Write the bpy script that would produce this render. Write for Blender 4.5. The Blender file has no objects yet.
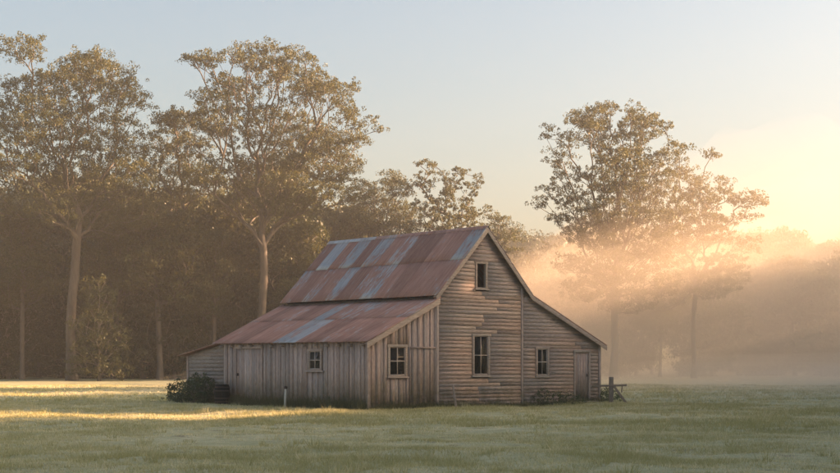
import bpy, math, random
import numpy as np
from mathutils import Vector, Matrix
random.seed(7)
RNG = np.random.default_rng(11)
SC = bpy.context.scene
COL = SC.collection
F = 1419.0; CH = 1.7; HZ = 360.0; CX = 420.0      # photo geometry (840 px wide): focal length, eye height, horizon row

# ------------------------------------------------------------------ helpers
def np_mesh(name, V, F_, col=None, smooth=False):
    V = np.asarray(V, dtype=np.float32); F_ = np.asarray(F_, dtype=np.int32)
    me = bpy.data.meshes.new(name)
    n, k = F_.shape
    me.vertices.add(len(V)); me.vertices.foreach_set('co', V.ravel())
    me.loops.add(n * k); me.loops.foreach_set('vertex_index', F_.ravel())
    me.polygons.add(n)
    me.polygons.foreach_set('loop_start', np.arange(0, n * k, k, dtype=np.int32))
    me.polygons.foreach_set('loop_total', np.full(n, k, dtype=np.int32))
    if smooth: me.polygons.foreach_set('use_smooth', np.ones(n, dtype=bool))
    me.update(calc_edges=True)
    if col is not None:
        c = np.asarray(col, dtype=np.float32)
        a = me.color_attributes.new('tone', 'FLOAT_COLOR', 'POINT')
        rgba = np.ones((len(V), 4), dtype=np.float32)
        rgba[:, :c.shape[1]] = c
        a.data.foreach_set('color', rgba.ravel())
    return me

def link(name, me, mat=None, parent=None):
    o = bpy.data.objects.new(name, me); COL.objects.link(o)
    if mat is not None and me is not None and len(me.materials) == 0: me.materials.append(mat)
    if parent is not None: o.parent = parent
    return o

def tag(o, label=None, cat=None, group=None, kind=None):
    if label: o['label'] = label
    if cat: o['category'] = cat
    if group: o['group'] = group
    if kind: o['kind'] = kind
    return o

def empty(name, loc=(0, 0, 0), rz=0.0):
    o = bpy.data.objects.new(name, None); COL.objects.link(o)
    o.location = loc; o.rotation_euler = (0, 0, rz); o.empty_display_size = .3
    return o

class MB:
    """collects boxes / bars / quads into one mesh with a per-piece tone"""
    def __init__(s): s.V = []; s.Q = []; s.C = []
    def hexa(s, pts, tone=1.0, t2=.5):
        b = len(s.V); s.V += [tuple(p) for p in pts]; s.C += [(tone, t2, 0)] * 8
        s.Q += [(b, b+3, b+2, b+1), (b+4, b+5, b+6, b+7), (b, b+1, b+5, b+4), (b+1, b+2, b+6, b+5), (b+2, b+3, b+7, b+6), (b+3, b, b+4, b+7)]
    def box(s, x0, x1, y0, y1, z0, z1, tone=1.0, t2=.5):
        s.hexa([(x0, y0, z0), (x1, y0, z0), (x1, y1, z0), (x0, y1, z0), (x0, y0, z1), (x1, y0, z1), (x1, y1, z1), (x0, y1, z1)], tone, t2)
    def beam(s, a, b, w, h, up=(0, 0, 1), tone=1.0, t2=.5, w2=None, h2=None):
        a = Vector(a); b = Vector(b); d = (b - a).normalized(); up = Vector(up)
        x = d.cross(up).normalized(); y = x.cross(d).normalized()
        w2 = w if w2 is None else w2; h2 = h if h2 is None else h2
        p = []
        for c, ww, hh in ((a, w, h), (b, w2, h2)):
            p += [c - x*ww/2 - y*hh/2, c + x*ww/2 - y*hh/2, c + x*ww/2 + y*hh/2, c - x*ww/2 + y*hh/2]
        s.hexa(p, tone, t2)
    def build(s, name, mat, parent=None, smooth=False, bevel=0):
        me = np_mesh(name, s.V, s.Q, s.C, smooth)
        o = link(name, me, mat, parent)
        if bevel:
            m = o.modifiers.new('b', 'BEVEL'); m.width = bevel; m.segments = 2
        return o

# ------------------------------------------------------------------ materials
def new_mat(name):
    m = bpy.data.materials.new(name); m.use_nodes = True
    nt = m.node_tree; nt.nodes.clear()
    return m, nt, nt.nodes.new('ShaderNodeOutputMaterial')
def N(nt, t, **kw):
    n = nt.nodes.new(t)
    for k, v in kw.items():
        if k.startswith('i_'): n.inputs[k[2:].replace('_', ' ')].default_value = v
        else: setattr(n, k, v)
    return n
def mixc(nt, fac, a, b, bt='MIX'):
    n = nt.nodes.new('ShaderNodeMix'); n.data_type = 'RGBA'; n.blend_type = bt
    for sock, v in ((n.inputs[0], fac), (n.inputs[6], a), (n.inputs[7], b)):
        if hasattr(v, 'is_linked') or hasattr(v, 'links'): nt.links.new(v, sock)
        elif isinstance(v, (int, float)): sock.default_value = v
        else: sock.default_value = (*v, 1)
    return n.outputs[2]
def math_(nt, op, a, b=None, clamp=False):
    n = nt.nodes.new('ShaderNodeMath'); n.operation = op; n.use_clamp = clamp
    for i, v in enumerate((a, b)):
        if v is None: continue
        if hasattr(v, 'links'): nt.links.new(v, n.inputs[i])
        else: n.inputs[i].default_value = v
    return n.outputs[0]
def ramp(nt, fac, stops):
    r = nt.nodes.new('ShaderNodeValToRGB'); nt.links.new(fac, r.inputs[0])
    el = r.color_ramp.elements
    while len(el) < len(stops): el.new(.5)
    for e, (p, c) in zip(el, stops):
        e.position = p; e.color = (*c, 1) if len(c) == 3 else c
    return r.outputs[0]
def noise(nt, vec, scale, detail=5, rough=.6, vscale=None):
    if vscale is not None:
        mp = nt.nodes.new('ShaderNodeMapping'); mp.inputs['Scale'].default_value = vscale
        nt.links.new(vec, mp.inputs[0]); vec = mp.outputs[0]
    n = nt.nodes.new('ShaderNodeTexNoise'); n.inputs['Scale'].default_value = scale
    n.inputs['Detail'].default_value = detail; n.inputs['Roughness'].default_value = rough
    nt.links.new(vec, n.inputs['Vector'])
    return n.outputs[0]
def g3(v): return (v, v, v)

def wood_mat(name, axis, base=(.50, .37, .32), pale=(.72, .58, .51), moss=True):
    m, nt, out = new_mat(name)
    L = nt.links.new
    tc = N(nt, 'ShaderNodeTexCoord'); ob = tc.outputs['Object']
    vs = {'x': (1, 14, 14), 'z': (14, 14, 1), 'y': (14, 1, 14)}[axis]
    at = N(nt, 'ShaderNodeAttribute', attribute_name='tone')
    sp = N(nt, 'ShaderNodeSeparateColor'); L(at.outputs['Color'], sp.inputs[0])
    # shift the grain per board
    comb = N(nt, 'ShaderNodeVectorMath', operation='MULTIPLY_ADD'); L(at.outputs['Color'], comb.inputs[0]); comb.inputs[1].default_value = (37, 53, 11); L(ob, comb.inputs[2])
    gr = noise(nt, comb.outputs[0], 5, 8, .7, vs)
    bl = noise(nt, ob, 1.1, 5, .6)
    knots = noise(nt, comb.outputs[0], 1.6, 3, .6, vs)
    c = mixc(nt, ramp(nt, gr, [(.36, g3(0)), (.64, g3(1))]), tuple(v * .5 for v in base), pale)
    c = mixc(nt, ramp(nt, bl, [(.35, g3(.1)), (.7, g3(.6))]), c, base)
    warm = mixc(nt, sp.outputs[1], (1.05, .98, .94), (.96, 1.0, 1.02))
    c = mixc(nt, 1.0, c, warm, 'MULTIPLY')
    tn = N(nt, 'ShaderNodeCombineColor')
    for i in range(3): L(sp.outputs[0], tn.inputs[i])
    c = mixc(nt, 1.0, c, tn.outputs[0], 'MULTIPLY')
    c = mixc(nt, ramp(nt, knots, [(.62, g3(0)), (.70, g3(.6))]), c, (.09, .065, .05))
    if moss:
        geo = N(nt, 'ShaderNodeNewGeometry'); sx = N(nt, 'ShaderNodeSeparateXYZ'); L(geo.outputs['Position'], sx.inputs[0])
        low = N(nt, 'ShaderNodeMapRange'); L(sx.outputs[2], low.inputs[0])
        for i, v in enumerate((0.0, 1.1, .85, 0.0)): low.inputs[i+1].default_value = v
        mn = noise(nt, ob, 3.0, 5, .7)
        f = math_(nt, 'MULTIPLY', low.outputs[0], ramp(nt, mn, [(.36, g3(0)), (.62, g3(1))]))
        c = mixc(nt, f, c, (.10, .115, .055))
    b = N(nt, 'ShaderNodeBsdfPrincipled'); L(c, b.inputs['Base Color'])
    b.inputs['Roughness'].default_value = .82; b.inputs['Specular IOR Level'].default_value = .25
    bp = N(nt, 'ShaderNodeBump'); bp.inputs['Strength'].default_value = .5; bp.inputs['Distance'].default_value = .01
    L(gr, bp.inputs['Height']); L(bp.outputs[0], b.inputs['Normal']); L(b.outputs[0], out.inputs[0])
    return m

def roof_mat():
    m, nt, out = new_mat('corrugated_iron'); L = nt.links.new
    tc = N(nt, 'ShaderNodeTexCoord'); ob = tc.outputs['Object']
    at = N(nt, 'ShaderNodeAttribute', attribute_name='tone')
    sp = N(nt, 'ShaderNodeSeparateColor'); L(at.outputs['Color'], sp.inputs[0])   # R rust, G brightness, B coordinate down the slope
    st = noise(nt, ob, 2.2, 6, .65, (1, 5, 1))
    st2 = noise(nt, ob, 1.0, 5, .65, (1, 11, 1))
    big = noise(nt, ob, .55, 4, .6)
    f = math_(nt, 'ADD', sp.outputs[0], math_(nt, 'MULTIPLY', math_(nt, 'SUBTRACT', st, .5), 2.2))
    f = math_(nt, 'ADD', f, math_(nt, 'MULTIPLY', math_(nt, 'SUBTRACT', big, .5), 1.6))
    f = ramp(nt, f, [(.30, g3(0)), (.70, g3(1))])
    rust = mixc(nt, ramp(nt, st2, [(.3, g3(0)), (.75, g3(1))]), (.29, .135, .10), (.49, .295, .225))
    zinc = mixc(nt, ramp(nt, st2, [(.3, g3(0)), (.7, g3(1))]), (.30, .305, .305), (.49, .488, .485))
    c = mixc(nt, f, zinc, rust)
    tn = N(nt, 'ShaderNodeCombineColor')
    for i in range(3): L(sp.outputs[1], tn.inputs[i])
    c = mixc(nt, 1.0, c, tn.outputs[0], 'MULTIPLY')
    b = N(nt, 'ShaderNodeBsdfPrincipled'); L(c, b.inputs['Base Color'])
    inv = math_(nt, 'SUBTRACT', 1.0, f)
    L(math_(nt, 'MULTIPLY', inv, .55), b.inputs['Metallic'])
    L(math_(nt, 'ADD', math_(nt, 'MULTIPLY', f, .3), .42), b.inputs['Roughness'])
    bp = N(nt, 'ShaderNodeBump'); bp.inputs['Strength'].default_value = .3; bp.inputs['Distance'].default_value = .01
    L(st, bp.inputs['Height']); L(bp.outputs[0], b.inputs['Normal']); L(b.outputs[0], out.inputs[0])
    return m

def leaf_mat(name, a, b_, trans=.35, tcol=(.20, .17, .04)):
    m, nt, out = new_mat(name); L = nt.links.new
    at = N(nt, 'ShaderNodeAttribute', attribute_name='tone')
    sp = N(nt, 'ShaderNodeSeparateColor'); L(at.outputs['Color'], sp.inputs[0])
    c = mixc(nt, sp.outputs[0], a, b_)
    d = N(nt, 'ShaderNodeBsdfPrincipled'); L(c, d.inputs['Base Color']); d.inputs['Roughness'].default_value = .5
    d.inputs['Specular IOR Level'].default_value = .35
    t = N(nt, 'ShaderNodeBsdfTranslucent'); L(mixc(nt, .5, c, tcol), t.inputs[0])
    mx = N(nt, 'ShaderNodeMixShader'); mx.inputs[0].default_value = trans
    L(d.outputs[0], mx.inputs[1]); L(t.outputs[0], mx.inputs[2]); L(mx.outputs[0], out.inputs[0])
    return m

def bark_mat(name, a, b_, dark):
    m, nt, out = new_mat(name); L = nt.links.new
    tc = N(nt, 'ShaderNodeTexCoord'); ob = tc.outputs['Object']
    n1 = noise(nt, ob, 1.2, 6, .65, (2, 2, .35)); n2 = noise(nt, ob, 3, 4, .6, (3, 3, .5))
    c = mixc(nt, ramp(nt, n1, [(.38, g3(0)), (.62, g3(1))]), a, b_)
    c = mixc(nt, ramp(nt, n2, [(.52, g3(0)), (.66, g3(.8))]), c, dark)
    b = N(nt, 'ShaderNodeBsdfPrincipled'); L(c, b.inputs['Base Color']); b.inputs['Roughness'].default_value = .8
    bp = N(nt, 'ShaderNodeBump'); bp.inputs['Strength'].default_value = .6; bp.inputs['Distance'].default_value = .05
    L(n1, bp.inputs['Height']); L(bp.outputs[0], b.inputs['Normal']); L(b.outputs[0], out.inputs[0])
    return m

def flat_mat(name, col, rough=.7, metal=0, var=.25, scale=6):
    m, nt, out = new_mat(name); L = nt.links.new
    tc = N(nt, 'ShaderNodeTexCoord')
    n1 = noise(nt, tc.outputs['Object'], scale, 5, .65)
    c = mixc(nt, n1, tuple(v*(1-var) for v in col), tuple(min(1, v*(1+var)) for v in col))
    b = N(nt, 'ShaderNodeBsdfPrincipled'); L(c, b.inputs['Base Color']); b.inputs['Roughness'].default_value = rough; b.inputs['Metallic'].default_value = metal
    L(b.outputs[0], out.inputs[0]); return m

def glass_mat():
    m, nt, out = new_mat('old_glass'); L = nt.links.new
    tr = N(nt, 'ShaderNodeBsdfTransparent'); tr.inputs[0].default_value = (.9, .9, .86, 1)
    gl = N(nt, 'ShaderNodeBsdfPrincipled'); gl.inputs['Base Color'].default_value = (.05, .045, .04, 1); gl.inputs['Roughness'].default_value = .12
    fr = N(nt, 'ShaderNodeFresnel'); fr.inputs[0].default_value = 1.5
    tc = N(nt, 'ShaderNodeTexCoord'); n1 = noise(nt, tc.outputs['Object'], 6, 5, .6)
    f = math_(nt, 'ADD', fr.outputs[0], math_(nt, 'MULTIPLY', n1, .28), True)
    mx = N(nt, 'ShaderNodeMixShader'); L(f, mx.inputs[0]); L(tr.outputs[0], mx.inputs[1]); L(gl.outputs[0], mx.inputs[2]); L(mx.outputs[0], out.inputs[0])
    return m

def grass_ground_mat():
    m, nt, out = new_mat('meadow'); L = nt.links.new
    tc = N(nt, 'ShaderNodeTexCoord'); ob = tc.outputs['Object']
    a = noise(nt, ob, .22, 6, .6, (1, 2.0, 1)); b2 = noise(nt, ob, 1.3, 6, .7, (1, 1.6, 1)); c3 = noise(nt, ob, 14, 5, .7)
    c = mixc(nt, ramp(nt, a, [(.35, g3(0)), (.65, g3(1))]), (.33, .32, .17), (.46, .43, .27))
    c = mixc(nt, ramp(nt, b2, [(.38, g3(0)), (.66, g3(.8))]), c, (.24, .25, .11))
    c = mixc(nt, ramp(nt, c3, [(.4, g3(0)), (.75, g3(.45))]), c, (.54, .50, .35))
    dirt = noise(nt, ob, .9, 5, .65, (1, 1.8, 1))
    c = mixc(nt, ramp(nt, dirt, [(.60, g3(0)), (.68, g3(.7))]), c, (.11, .085, .055))
    d = N(nt, 'ShaderNodeBsdfPrincipled'); L(c, d.inputs['Base Color']); d.inputs['Roughness'].default_value = .9; d.inputs['Specular IOR Level'].default_value = .15
    bp = N(nt, 'ShaderNodeBump'); bp.inputs['Strength'].default_value = .6; bp.inputs['Distance'].default_value = .06
    L(math_(nt, 'ADD', b2, math_(nt, 'MULTIPLY', c3, .5)), bp.inputs['Height']); L(bp.outputs[0], d.inputs['Normal']); L(d.outputs[0], out.inputs[0])
    return m

M_WX = wood_mat('weatherboard_wood', 'x'); M_WZ = wood_mat('plank_wood', 'z', (.38, .29, .255), (.55, .45, .405)); M_WY = wood_mat('side_board_wood', 'y', (.33, .27, .245), (.50, .43, .39))
M_TRIM = wood_mat('trim_wood', 'x', (.40, .32, .27), (.55, .47, .41), False)
M_ROOF = roof_mat(); M_GLASS = glass_mat()
M_DARKWOOD = wood_mat('old_dark_wood', 'z', (.13, .10, .075), (.22, .18, .14), False)
M_LEAF = leaf_mat('gum_leaf', (.028, .040, .015), (.075, .076, .028))
M_LEAFD = leaf_mat('bush_leaf', (.045, .062, .028), (.10, .115, .05), .25, (.10, .14, .03))
M_LEAFF = leaf_mat('shaded_forest_leaf', (.018, .026, .010), (.050, .054, .020), .3, (.12, .12, .03))  # darker copy of the gum leaf; forest shade put into its colour
M_BARK = bark_mat('gum_bark', (.06, .048, .038), (.12, .097, .077), (.06, .045, .035))
M_BARKD = bark_mat('dark_bark', (.13, .10, .08), (.22, .18, .14), (.07, .05, .04))

# ------------------------------------------------------------------ terrain
def vnoise(x, y, s, seed=0):
    r = np.random.default_rng(seed); g = r.uniform(0, 1, (256, 256))
    u = x/s; v = y/s; iu = np.floor(u).astype(int); iv = np.floor(v).astype(int); fu = u-iu; fv = v-iv
    fu = fu*fu*(3-2*fu); fv = fv*fv*(3-2*fv)
    G = lambda a, b: g[a % 256, b % 256]
    return (G(iu, iv)*(1-fu)+G(iu+1, iv)*fu)*(1-fv)+(G(iu, iv+1)*(1-fu)+G(iu+1, iv+1)*fu)*fv
def gz(x, y):
    """height of the meadow; low swells, a wooded rise far off"""
    x = np.asarray(x, float); y = np.asarray(y, float)
    h = .05*np.sin(x*.23+1.3)*np.sin(y*.31+.4) + .03*np.sin(x*.71+y*.53) + .018*np.sin(x*1.9+2*np.sin(y*.8))*np.sin(y*2.3)
    h = h + .085*(vnoise(x+300, (y+300)*1.5, 1.5, 12)-.5) + .035*(vnoise(x+300, (y+300)*1.3, .55, 13)-.5)
    d = np.clip((y-60)/60, 0, 1)
    h = h*(1-.6*d) 
    r = np.clip((y-190)/150, 0, 1); h = h + 15*r*r*(3-2*r)*np.clip((x+40)/120, .15, 1)
    return h
def make_ground():
    xs = np.concatenate([np.linspace(-420, -60, 30)[:-1], np.linspace(-60, -26, 24)[:-1], np.linspace(-26, 26, 240), np.linspace(26, 60, 24)[1:], np.linspace(60, 420, 30)[1:]])
    ys = np.concatenate([np.linspace(-60, 14, 12)[:-1], np.linspace(14, 75, 280), np.linspace(75, 200, 50)[1:], np.linspace(200, 900, 36)[1:]])
    X, Y = np.meshgrid(xs, ys); Z = gz(X, Y)
    V = np.stack([X.ravel(), Y.ravel(), Z.ravel()], 1)
    nx, ny = len(xs), len(ys)
    i = np.arange(nx-1)[None, :] + nx*np.arange(ny-1)[:, None]; i = i.ravel()
    Fq = np.stack([i, i+1, i+1+nx, i+nx], 1)
    o = link('ground', np_mesh('ground', V, Fq, smooth=True), grass_ground_mat()); tag(o, 'dewy grass meadow running to the tree line', 'ground', kind='structure')
make_ground()

# ------------------------------------------------------------------ grass
def grass_blades(P, H, W, per, rng, spread=.10, tone=None, lean=.5):
    """P (n,3) tuft centres -> V, F, C of triangular blades"""
    n = len(P); k = per
    base = np.repeat(P, k, 0); h = np.repeat(H, k)*rng.uniform(.55, 1.2, n*k)
    a = rng.uniform(0, 2*np.pi, n*k); r = spread*np.sqrt(rng.uniform(0, 1, n*k))
    b = base + np.stack([r*np.cos(a), r*np.sin(a), np.full(n*k, -.01)], 1)
    la = a + rng.normal(0, .9, n*k); ll = h*lean*rng.uniform(.1, 1.2, n*k)
    tip = b + np.stack([ll*np.cos(la), ll*np.sin(la), h], 1)
    wa = rng.uniform(0, np.pi, n*k); w = W*rng.uniform(.6, 1.3, n*k)
    d = np.stack([w*np.cos(wa), w*np.sin(wa), 0*w], 1)
    V = np.stack([b-d, b+d, tip], 1).reshape(-1, 3)
    Fq = np.arange(len(V)).reshape(-1, 3)
    t = np.repeat(rng.uniform(0, 1, n) if tone is None else tone, k) + rng.normal(0, .16, n*k)
    C = np.repeat(np.clip(t, 0, 1), 3)
    return V, Fq, np.stack([C, C, C], 1)
def make_grass():
    rng = np.random.default_rng(5)
    Vs, Fs, Cs = [], [], []; off = 0
    for y0, y1, dens, per, w, hh in ((17, 34, 90, 7, .006, .075), (34, 55, 42, 7, .010, .09), (55, 95, 12, 6, .017, .11)):
        hw = .36*y1+3; area = 2*hw*(y1-y0); n = int(area*dens)
        x = rng.uniform(-hw, hw, n); y = rng.uniform(y0, y1, n)
        k = np.abs(x) < .36*y+3; x = x[k]; y = y[k]
        lx = (x-B0[0])*math.cos(BA)+(y-B0[1])*math.sin(BA); ly = -(x-B0[0])*math.sin(BA)+(y-B0[1])*math.cos(BA)
        k = ~((lx > -.02) & (lx < 11.9) & (ly > -.02) & (ly < 11.4)); x = x[k]; y = y[k]
        v = vnoise(x, y*1.7, 1.7, 1)*.5+vnoise(x, y*1.7, .6, 2)*.3+vnoise(x+40, y*1.5+9, 6, 3)*.35
        k = rng.uniform(0, 1, len(x)) < np.clip(v*2.3-.35, .1, 1); x = x[k]; y = y[k]; v = v[k]
        P = np.stack([x, y, gz(x, y)], 1); H = hh*(.3+1.5*v*v+.5*(rng.uniform(0, 1, len(x)) < .04))
        tone = np.clip(1.35-v*1.7+rng.normal(0, .2, len(x)), 0, 1)
        V, Fq, C = grass_blades(P, H, w, per, rng, .11, tone, .9)
        Vs.append(V); Fs.append(Fq+off); Cs.append(C); off += len(V)
    n = 420; y = rng.uniform(18, 70, n); x = rng.uniform(-1, 1, n)*(.34*y+2)
    lx = (x-B0[0])*math.cos(BA)+(y-B0[1])*math.sin(BA); ly = -(x-B0[0])*math.sin(BA)+(y-B0[1])*math.cos(BA)
    k = ~((lx > -.1) & (lx < 12) & (ly > -.1) & (ly < 11.5)); x = x[k]; y = y[k]
    V, Fq, C = grass_blades(np.stack([x, y, gz(x, y)], 1), rng.uniform(.10, .24, len(x)), .008, 26, rng, .13, rng.uniform(-.1, .6, len(x)), .7)
    Vs.append(V); Fs.append(Fq+off); Cs.append(C); off += len(V)
    o = link('grass', np_mesh('grass', np.concatenate(Vs), np.concatenate(Fs), np.concatenate(Cs)), leaf_mat('grass_blade', (.30, .29, .12), (.80, .71, .47), .4, (.60, .52, .22)))
    tag(o, 'short dewy meadow grass in clumps', 'grass', kind='stuff')

# ------------------------------------------------------------------ trees
def tubes(chains, sides_big=9, sides_small=5):
    Vs, Fs = [], []; off = 0
    for P, R in chains:
        P = np.array(P); R = np.array(R)
        if len(P) < 2: continue
        k = sides_big if R[0] > .12 else (sides_small if R[0] > .035 else 3)
        T = np.gradient(P, axis=0); T /= np.linalg.norm(T, axis=1)[:, None]+1e-9
        ref = np.array([1., 0, 0]) if abs(T[0][0]) < .8 else np.array([0, 1., 0])
        U = np.cross(T, ref); U /= np.linalg.norm(U, axis=1)[:, None]+1e-9
        W = np.cross(T, U)
        a = np.linspace(0, 2*np.pi, k, endpoint=False)
        ring = P[:, None, :] + R[:, None, None]*(U[:, None, :]*np.cos(a)[None, :, None] + W[:, None, :]*np.sin(a)[None, :, None])
        Vs.append(ring.reshape(-1, 3)); n = len(P)
        i = (np.arange(n-1)[:, None]*k); j = np.arange(k)[None, :]
        q = np.stack([i+j, i+(j+1) % k, i+k+(j+1) % k, i+k+j], -1).reshape(-1, 4)
        Fs.append(q+off); off += n*k
    return np.concatenate(Vs), np.concatenate(Fs)

def grow(trunk, attach_from, tips, rng, bf=.45, step=.9, r_base=.5, r_tip=.022, expo=.47, jit=.12):
    nodes = [np.array(p, float) for p in trunk]; par = [-1]+list(range(len(trunk)-1))
    pl = [0.0]
    for i in range(1, len(nodes)): pl.append(pl[-1]+np.linalg.norm(nodes[i]-nodes[i-1]))
    fork = nodes[attach_from]
    tips = sorted([np.array(t, float) for t in tips], key=lambda t: np.linalg.norm(t-fork))
    for t in tips:
        A = np.array(nodes[attach_from:]); PL = np.array(pl[attach_from:])
        d = np.linalg.norm(A-t, axis=1)
        cost = d + bf*PL + 1.1*np.maximum(0, A[:, 2]-t[2]+.25*d)
        i = int(np.argmin(cost))+attach_from; s = nodes[i]; dd = np.linalg.norm(t-s)
        p = par[i]; dirv = (s-nodes[p]) if p >= 0 else np.array([0, 0, 1.]); dirv = dirv/(np.linalg.norm(dirv)+1e-9)
        c = s+(dirv*.35+(t-s)/(dd+1e-6)*.45+np.array([0, 0, .10]))*dd*.45
        m = max(1, int(math.ceil(dd/step))); last = i
        for q in range(1, m+1):
            u = q/m; pt = (1-u)**2*s+2*u*(1-u)*c+u*u*t
            if q < m: pt = pt+rng.normal(0, jit, 3)*min(1, dd/4)
            nodes.append(pt); par.append(last); pl.append(pl[last]+np.linalg.norm(pt-nodes[last])); last = len(nodes)-1
    n = len(nodes); cnt = np.zeros(n); kids = [[] for _ in range(n)]
    for i in range(n):
        if par[i] >= 0: kids[par[i]].append(i)
    for i in range(n-1, -1, -1):
        if not kids[i]: cnt[i] = 1
        if par[i] >= 0: cnt[par[i]] += cnt[i]
    tot = cnt[0]; R = r_tip*cnt**expo; R = R*(1+(r_base/R[0]-1)*(cnt/tot)**.6)
    nt = len(trunk)
    for i in range(nt):                                         # taper and root flare on the trunk
        u = pl[i]/max(pl[nt-1], .1); R[i] = max(R[i]*(1-.10*u), R[i]*.7)
        R[i] *= 1+.45*math.exp(-pl[i]/(.9*r_base*2+.3))
    chains = []; stack = [0]; 
    while stack:
        i = stack.pop(); P = []; Q = []
        if par[i] >= 0: P.append(nodes[par[i]]); Q.append(min(R[par[i]], R[i]*1.15))
        while True:
            P.append(nodes[i]); Q.append(R[i])
            if not kids[i]: break
            ks = sorted(kids[i], key=lambda k: -cnt[k])
            stack += ks[1:]; i = ks[0]
        chains.append((P, Q))
    return tubes(chains)

def leaves(clumps, rng, per_puff=15, size=.2, tone_bias=0.0):
    """clumps: list of (centre, radius); each is a little umbrella of puffs"""
    C, S, T = [], [], []
    for c, r in clumps:
        npf = max(3, int(rng.integers(5, 8)*max(.7, r)))
        ct = rng.uniform(.1, .9)
        for _ in range(npf):
            a = rng.uniform(0, 2*np.pi); rr = r*np.sqrt(rng.uniform(0, 1)); z = .62*r*(1-(rr/r)**2)*rng.uniform(-.2, 1.2)-.08*r
            pc = c+np.array([rr*np.cos(a), rr*np.sin(a), z]); pr = r*rng.uniform(.26, .44)
            k = max(5, int(per_puff*rng.uniform(.7, 1.3)))
            g = rng.normal(0, 1, (k, 3)); g /= np.linalg.norm(g, axis=1)[:, None]; g *= (rng.uniform(.2, 1, (k, 1))**.5)*pr
            g[:, 2] *= .9
            C.append(pc+g); S.append(np.full(k, size)*rng.uniform(.65, 1.3, k)); T.append(np.clip(ct+rng.normal(0, .22, k)+tone_bias, 0, 1))
    C = np.concatenate(C); S = np.concatenate(S); T = np.concatenate(T); n = len(C)
    d = rng.normal(0, 1, (n, 3)); d[:, 2] -= .9; d /= np.linalg.norm(d, axis=1)[:, None]      # gum leaves hang
    e = np.cross(d, rng.normal(0, 1, (n, 3))); e /= np.linalg.norm(e, axis=1)[:, None]
    L = S[:, None]*d; Wd = (S*.30)[:, None]*e
    V = np.stack([C-L*.55, C+Wd, C+L*.6, C-Wd], 1).reshape(-1, 3)
    return V, np.arange(n*4).reshape(-1, 4), np.repeat(np.stack([T, T, T], 1), 4, 0)

def sample_ellipsoids(E, rng, mind, fill=1.0, tries=7):
    """E: list of (x,y,z,rx,ry,rz) -> spaced points"""
    buf = np.full((20000, 3), 1e9); m = 0
    for (x, y, z, rx, ry, rz) in E:
        md = min(mind, .55*min(rx, rz)+.34); n = max(4, int(fill*rx*ry*rz*4.19/(md**3))); got = 0
        v = rng.normal(0, 1, (tries*n, 3)); v /= np.linalg.norm(v, axis=1)[:, None]; v *= rng.uniform(.25, 1, (tries*n, 1))**.4
        Q = np.array([x, y, z])+v*np.array([rx, ry, rz])
        for p in Q:
            if got >= n: break
            if m and np.min(((buf[:m]-p)**2).sum(1)) < (md*.85)**2: continue
            buf[m] = p; m += 1; got += 1
    return [p for p in buf[:m].copy()]

def make_tree(name, loc, trunk, attach_from, E, rng, mind=1.15, rc=(.65, 1.0), r_base=.5, leafmat=None, bark=None, per_puff=28, size=.2, fill=1.0, bf=.45, expo=.47, bias=0):
    pts = sample_ellipsoids(E, rng, mind, fill)
    root = empty(name, loc)
    tips = [p-np.array([0, 0, .15]) for p in pts]
    V, Fq = grow(trunk, attach_from, tips, rng, bf=bf, r_base=r_base, expo=expo)
    link('trunk', np_mesh('trunk', V, Fq, smooth=True), bark or M_BARK, root)
    cl = [(p, rng.uniform(*rc)) for p in pts]
    V, Fq, C = leaves(cl, rng, per_puff, size, bias)
    link('crown', np_mesh('crown', V, Fq, C), leafmat or M_LEAF, root)
    return root

def px_tree(name, bx, Y, trunk_px, n_attach, ell, rng, depth=.75, **kw):
    s = F/Y; by = HZ+CH*s
    W = max(abs(e[0]-bx) for e in ell)/s
    loc = ((bx-CX)/s, Y, float(gz((bx-CX)/s, Y))-.05)
    trunk = []
    for i, (px, py) in enumerate(trunk_px): trunk.append(((px-bx)/s, rng.normal(0, .12)*(i > 0), (by-py)/s))
    tk = [trunk[0]]
    for a, b in zip(trunk[:-1], trunk[1:]):
        a = np.array(a); b = np.array(b); m = max(1, int(np.linalg.norm(b-a)/1.2))
        for q in range(1, m+1): tk.append(tuple(a+(b-a)*q/m+(rng.normal(0, .05, 3) if q < m else 0)))
    att = max(1, int(len(tk)*n_attach))
    E = []
    for (x, y, rx, ry) in ell:
        rx /= s; ry /= s; X = (x-bx)/s; Z = (by-y)/s
        lim = math.sqrt(max(.05, 1-(X/(W*1.15))**2))*W*depth
        E.append((X, rng.uniform(-lim, lim)*.75, Z, rx, max(rx, ry)*1.15, ry*1.15))
    return make_tree(name, loc, tk, att, E, rng, **kw)

rng = np.random.default_rng(3)
LEFT = [(38,58,20,11),(82,60,24,12),(128,82,15,12),(146,104,9,8),(6,80,17,12),(60,92,32,22),(104,102,28,22),(18,115,28,22),(56,128,30,20),(92,140,34,22),(128,138,22,22),(24,160,34,22),(66,170,34,20),(108,175,30,20),(140,178,22,18),(18,200,30,20),(60,210,30,18),(100,215,28,18),(136,215,24,16),(-25,120,26,30),(-25,175,30,28),(40,130,50,40),(90,160,50,40),(30,85,22,16),(110,120,26,22),(55,74,24,12),(24,78,20,12),(98,72,22,10),(116,86,20,10)]
t = px_tree('gum_tree', 72, 118, [(72,380),(71,330),(74,280),(77,240),(79,222)], .86, LEFT, rng, mind=1.25, rc=(.7,1.1), r_base=.40, per_puff=32, size=.14, fill=1.0)
tag(t, 'tallest thick-trunked gum tree at the far left of the meadow edge', 'tree')
MID = [(178,120,22,7),(166,140,24,12),(190,150,20,14),(160,165,26,16),(190,180,28,16),(172,200,26,14)]
t = px_tree('gum_tree', 178, 128, [(178,380),(176,320),(179,260),(177,225)], .85, MID, rng, mind=1.0, rc=(.7,1.1), r_base=.22, size=.145, fill=1.3)
tag(t, 'slim pale gum between the two tall gums left of the barn', 'tree')
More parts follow.
